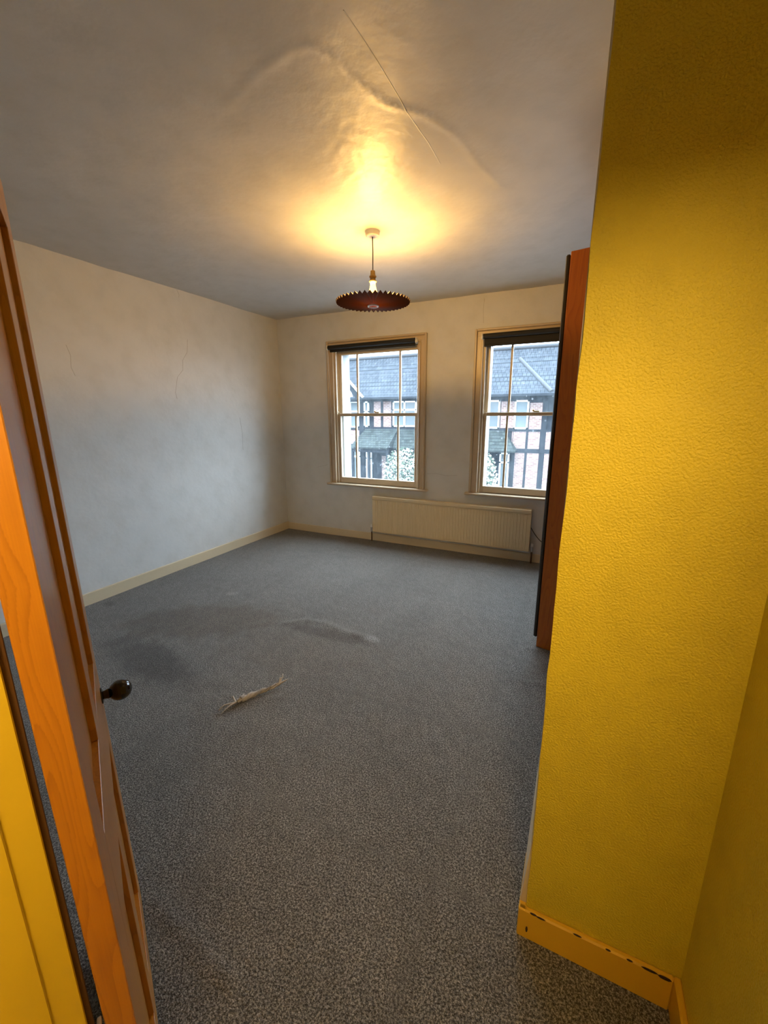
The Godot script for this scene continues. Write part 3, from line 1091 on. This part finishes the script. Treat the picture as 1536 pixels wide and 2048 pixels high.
# ------------------------------------------------------------------ house across the street
func far_window(parent: Node3D, x0: float, x1: float, y0: float, y1: float, z: float, lights: int, transom: float) -> void:
	var st := mb()
	var e := 0.07
	box(st, Vector3(x0, y0, z - 0.03), Vector3(x0 + e, y1, z + 0.05))
	box(st, Vector3(x1 - e, y0, z - 0.03), Vector3(x1, y1, z + 0.05))
	box(st, Vector3(x0, y0, z - 0.03), Vector3(x1, y0 + e, z + 0.05))
	box(st, Vector3(x0, y1 - e, z - 0.03), Vector3(x1, y1, z + 0.05))
	for k in range(1, lights):
		var x := lerpf(x0, x1, float(k) / lights)
		box(st, Vector3(x - e * 0.6, y0, z - 0.03), Vector3(x + e * 0.6, y1, z + 0.05))
	if transom > 0.0:
		var y := lerpf(y0, y1, transom)
		box(st, Vector3(x0, y - 0.04, z - 0.03), Vector3(x1, y + 0.04, z + 0.05))
	var w := obj("window", st, M.frame_white, parent)
	for k in lights:
		var a := lerpf(x0, x1, float(k) / lights) + e * 0.8
		var b := lerpf(x0, x1, float(k + 1) / lights) - e * 0.8
		st = mb()
		box(st, Vector3(a, y0 + e, z - 0.02), Vector3(b, y1 - e, z))
		obj("pane", st, M.net if k == 0 else M.far_glass, w)

func house() -> void:
	var st := mb()
	box(st, Vector3(-40, -3.4, -60), Vector3(30, -3.2, BACK - 0.3))
	struct("ground", st, M.ground, "street and front gardens below the windows", "ground")
	var h := thing("house", "timber-framed brick house with a grey slate roof across the street", "house", Vector3(0, 0, 0))
	var z := -20.0
	st = mb()
	box(st, Vector3(-16, -3.2, z - 5.0), Vector3(4, 2.45, z - 0.05))
	obj("wall", st, M.timber, h)
	# timber posts and rails standing proud of the infill
	for b in [[-11.03, -10.74, -3.2, 2.4], [-9.72, -9.60, 0.9, 2.3], [-9.12, -9.03, 0.9, 2.3], [-2.37, -2.29, -3.2, 0.9], [-1.75, -1.54, -3.2, 2.2], [-2.95, -2.94, -3.2, 0.9]]:
		st = mb()
		box(st, Vector3(b[0], b[2], z - 0.06), Vector3(b[1], b[3], z))
		obj("post", st, M.timber, h)
	for b in [[-16, 4, 0.76, 0.86], [-16, 4, -0.20, -0.03], [-16, 4, 2.20, 2.42]]:
		st = mb()
		box(st, Vector3(b[0], b[2], z - 0.06), Vector3(b[1], b[3], z + 0.01))
		obj("beam", st, M.timber, h)
	# brick infill panels
	for b in [[-11.64, -11.04, -0.08, 0.72], [-10.14, -9.73, 0.90, 2.20], [-9.59, -9.13, 0.90, 2.20], [-9.69, -9.40, -3.2, -0.62], [-9.19, -8.90, -3.2, -0.61],
			[-7.6, -7.1, 0.9, 2.2], [-6.9, -6.4, 0.9, 2.2], [-5.7, -5.2, 0.9, 2.2],
			[-3.56, -3.29, 0.90, 2.10], [-3.22, -2.96, 0.90, 2.10], [-2.29, -1.76, 0.86, 2.02], [-3.0, -2.38, -0.02, 0.75], [-2.28, -1.78, -0.02, 0.75], [-1.53, -0.9, -0.02, 0.75],
			[-2.81, -2.38, -3.2, -0.21], [-2.28, -1.76, -3.2, -0.21], [-1.53, -0.9, -3.2, -0.21], [-0.7, 0.2, -0.02, 0.75], [-0.7, 0.2, -3.2, -0.21], [-1.0, 0.2, 0.9, 2.1]]:
		st = mb()
		box(st, Vector3(b[0], b[2], z - 0.06), Vector3(b[1], b[3], z - 0.02))
		obj("brick_panel", st, M.brick, h)
	# windows
	far_window(h, -11.58, -11.03, 0.86, 2.23, z - 0.01, 1, 0.62)
	far_window(h, -10.71, -10.42, 0.90, 2.22, z - 0.01, 1, 0.60)
	far_window(h, -9.02, -7.72, 0.92, 2.20, z - 0.01, 2, 0.66)
	far_window(h, -11.61, -10.99, -2.2, -0.28, z - 0.01, 1, 0.78)
	far_window(h, -4.95, -3.60, 0.88, 2.16, z - 0.01, 2, 0.0)
	far_window(h, -2.95, -2.33, 0.87, 2.14, z - 0.01, 1, 0.0)
	far_window(h, -3.49, -3.05, -2.3, -0.23, z - 0.01, 1, 0.78)
	far_window(h, -10.62, -10.28, -2.6, -0.32, z - 0.02, 1, 0.8)
	# main roof
	var eave_y := 2.40
	var eave_z := -19.6
	var run := 2.2
	st = mb()
	quad(st, Vector3(-18, eave_y, eave_z), Vector3(-18, eave_y + run, eave_z - run), Vector3(6, eave_y + run, eave_z - run), Vector3(6, eave_y, eave_z))
	quad(st, Vector3(6, eave_y, eave_z - 2 * run), Vector3(6, eave_y + run, eave_z - run), Vector3(-18, eave_y + run, eave_z - run), Vector3(-18, eave_y, eave_z - 2 * run))
	box(st, Vector3(-18, eave_y - 0.03, eave_z - 0.4), Vector3(6, eave_y, eave_z))
	obj("roof", st, M.slate, h)
	st = mb()
	tube(st, [Vector3(-18, eave_y + run + 0.03, eave_z - run), Vector3(6, eave_y + run + 0.03, eave_z - run)], 0.10, 8)
	obj("ridge", st, M.hip, h)
	st = mb()
	tube(st, [Vector3(-3.05, 4.07, -21.27), Vector3(-1.42, 2.47, -19.65)], 0.09, 8)
	obj("hip", st, M.hip, h)
	st = mb()
	box(st, Vector3(-18, eave_y - 0.10, eave_z), Vector3(6, eave_y + 0.0, eave_z + 0.09))
	obj("gutter", st, M.timber, h)
	# projecting gable on the left
	var g := Node3D.new()
	g.name = "gable"
	h.add_child(g, true)
	st = mb()
	prism(st, PackedVector2Array([Vector2(-15.2, 2.2), Vector2(-10.95, 2.2), Vector2(-13.07, 4.45)]), -20.2, -19.66)
	obj("render_panel", st, M.render, g)
	st = mb()
	prism(st, PackedVector2Array([Vector2(-10.62, 2.20), Vector2(-10.62, 2.42), Vector2(-13.07, 5.02), Vector2(-13.07, 4.62), Vector2(-11.0, 2.42), Vector2(-11.5, 2.20)]), -19.66, -19.60)
	obj("gable_timber", st, M.timber, g)
	st = mb()
	prism(st, PackedVector2Array([Vector2(-10.55, 2.36), Vector2(-10.50, 2.45), Vector2(-13.07, 5.12), Vector2(-13.07, 5.02)]), -19.60, -19.52)
	obj("bargeboard", st, M.frame_white, g)
	st = mb()
	box(st, Vector3(-11.62, 2.15, -19.66), Vector3(-11.50, 3.3, -19.60))
	obj("gable_post", st, M.timber, g)
	# lean-to porch roofs
	for p in [[-10.93, -10.64, -8.74, -8.78, 1.25], [-8.72, -8.72, -3.36, -2.70, 0.7]]:
		var f: float = z + p[4]
		st = mb()
		quad(st, Vector3(p[0], -0.10, f), Vector3(p[1], 0.80, z), Vector3(p[2], 0.80, z), Vector3(p[3], -0.10, f))
		quad(st, Vector3(p[3], -0.16, f), Vector3(p[2], 0.74, z), Vector3(p[1], 0.74, z), Vector3(p[0], -0.16, f))
		quad(st, Vector3(p[0], -0.16, f), Vector3(p[0], -0.10, f), Vector3(p[3], -0.10, f), Vector3(p[3], -0.16, f))
		tri(st, Vector3(p[0], -0.10, f), Vector3(p[0], -0.10, z), Vector3(p[1], 0.80, z))
		tri(st, Vector3(p[3], -0.10, f), Vector3(p[2], 0.80, z), Vector3(p[3], -0.10, z))
		obj("porch_roof", st, M.porch_tile, h)
	for x in [-10.85, -9.9, -8.85]:
		st = mb()
		box(st, Vector3(x - 0.06, -3.2, z + 1.0), Vector3(x + 0.06, -0.12, z + 1.12))
		obj("porch_post", st, M.timber, h)
	st = mb()
	box(st, Vector3(-10.9, -0.34, z + 1.0), Vector3(-8.8, -0.16, z + 1.14))
	obj("porch_beam", st, M.timber, h)
	st = mb()
	box(st, Vector3(-8.99, -1.25, z - 0.02), Vector3(-8.93, -0.95, z + 0.01))
	obj("notice", st, M.timber, h)

func shrubs() -> void:
	var spots := [[Vector3(-7.75, -3.2, -18.4), 3.25, 1.05, "white-blossomed shrub before the porch, seen through the fully visible window"], [Vector3(-3.85, -3.2, -18.4), 3.1, 0.62, "narrow white-blossomed shrub seen through the window half behind the wardrobe"]]
	for s in spots:
		var o := thing("flowering_shrub", s[3], "shrub", s[0], "blossom shrubs across the street")
		var r := RandomNumberGenerator.new()
		r.seed = int(s[0].x * -100)
		var stem := mb()
		tube(stem, [Vector3.ZERO, Vector3(0.05, s[1] * 0.5, 0), Vector3(-0.04, s[1] * 0.8, 0)], 0.07, 7, 0.02)
		for k in 6:
			var a := TAU * k / 6.0
			tube(stem, [Vector3(0.03, s[1] * 0.25, 0), Vector3(cos(a) * s[2] * 0.5, s[1] * 0.5, sin(a) * s[2] * 0.5), Vector3(cos(a) * s[2] * 0.7, s[1] * 0.8, sin(a) * s[2] * 0.7)], 0.03, 5, 0.008)
		obj("stem", stem, M.bark, o)
		var leaves := mb()
		var petals := mb()
		for k in 2600:
			var d := Vector3(r.randfn(), r.randfn(), r.randfn()).normalized() * pow(r.randf(), 0.4)
			var c := Vector3(d.x * s[2], s[1] * 0.55 + d.y * s[1] * 0.45, d.z * s[2])
			var q := Basis(Vector3(r.randfn(), r.randfn(), r.randfn()).normalized(), r.randf() * TAU)
			var e := 0.075 if k % 3 else 0.05
			var t: SurfaceTool = leaves if k % 3 else petals
			if k % 3:
				quad(t, c + q * Vector3(-e, 0, 0), c + q * Vector3(0, e * 0.45, 0.01), c + q * Vector3(e, 0, 0), c + q * Vector3(0, -e * 0.45, 0.01))
			else:
				for m in 2:
					var b2 := q * Basis(Vector3.RIGHT, m * PI / 2)
					quad(t, c + b2 * Vector3(-e, 0, 0), c + b2 * Vector3(0, e, 0), c + b2 * Vector3(e, 0, 0), c + b2 * Vector3(0, -e, 0))
		var lf := obj("foliage", leaves, M.leaf, o)
		lf.set_meta("kind", "stuff")
		var pf := obj("blossom", petals, M.petal, o)
		pf.set_meta("kind", "stuff")
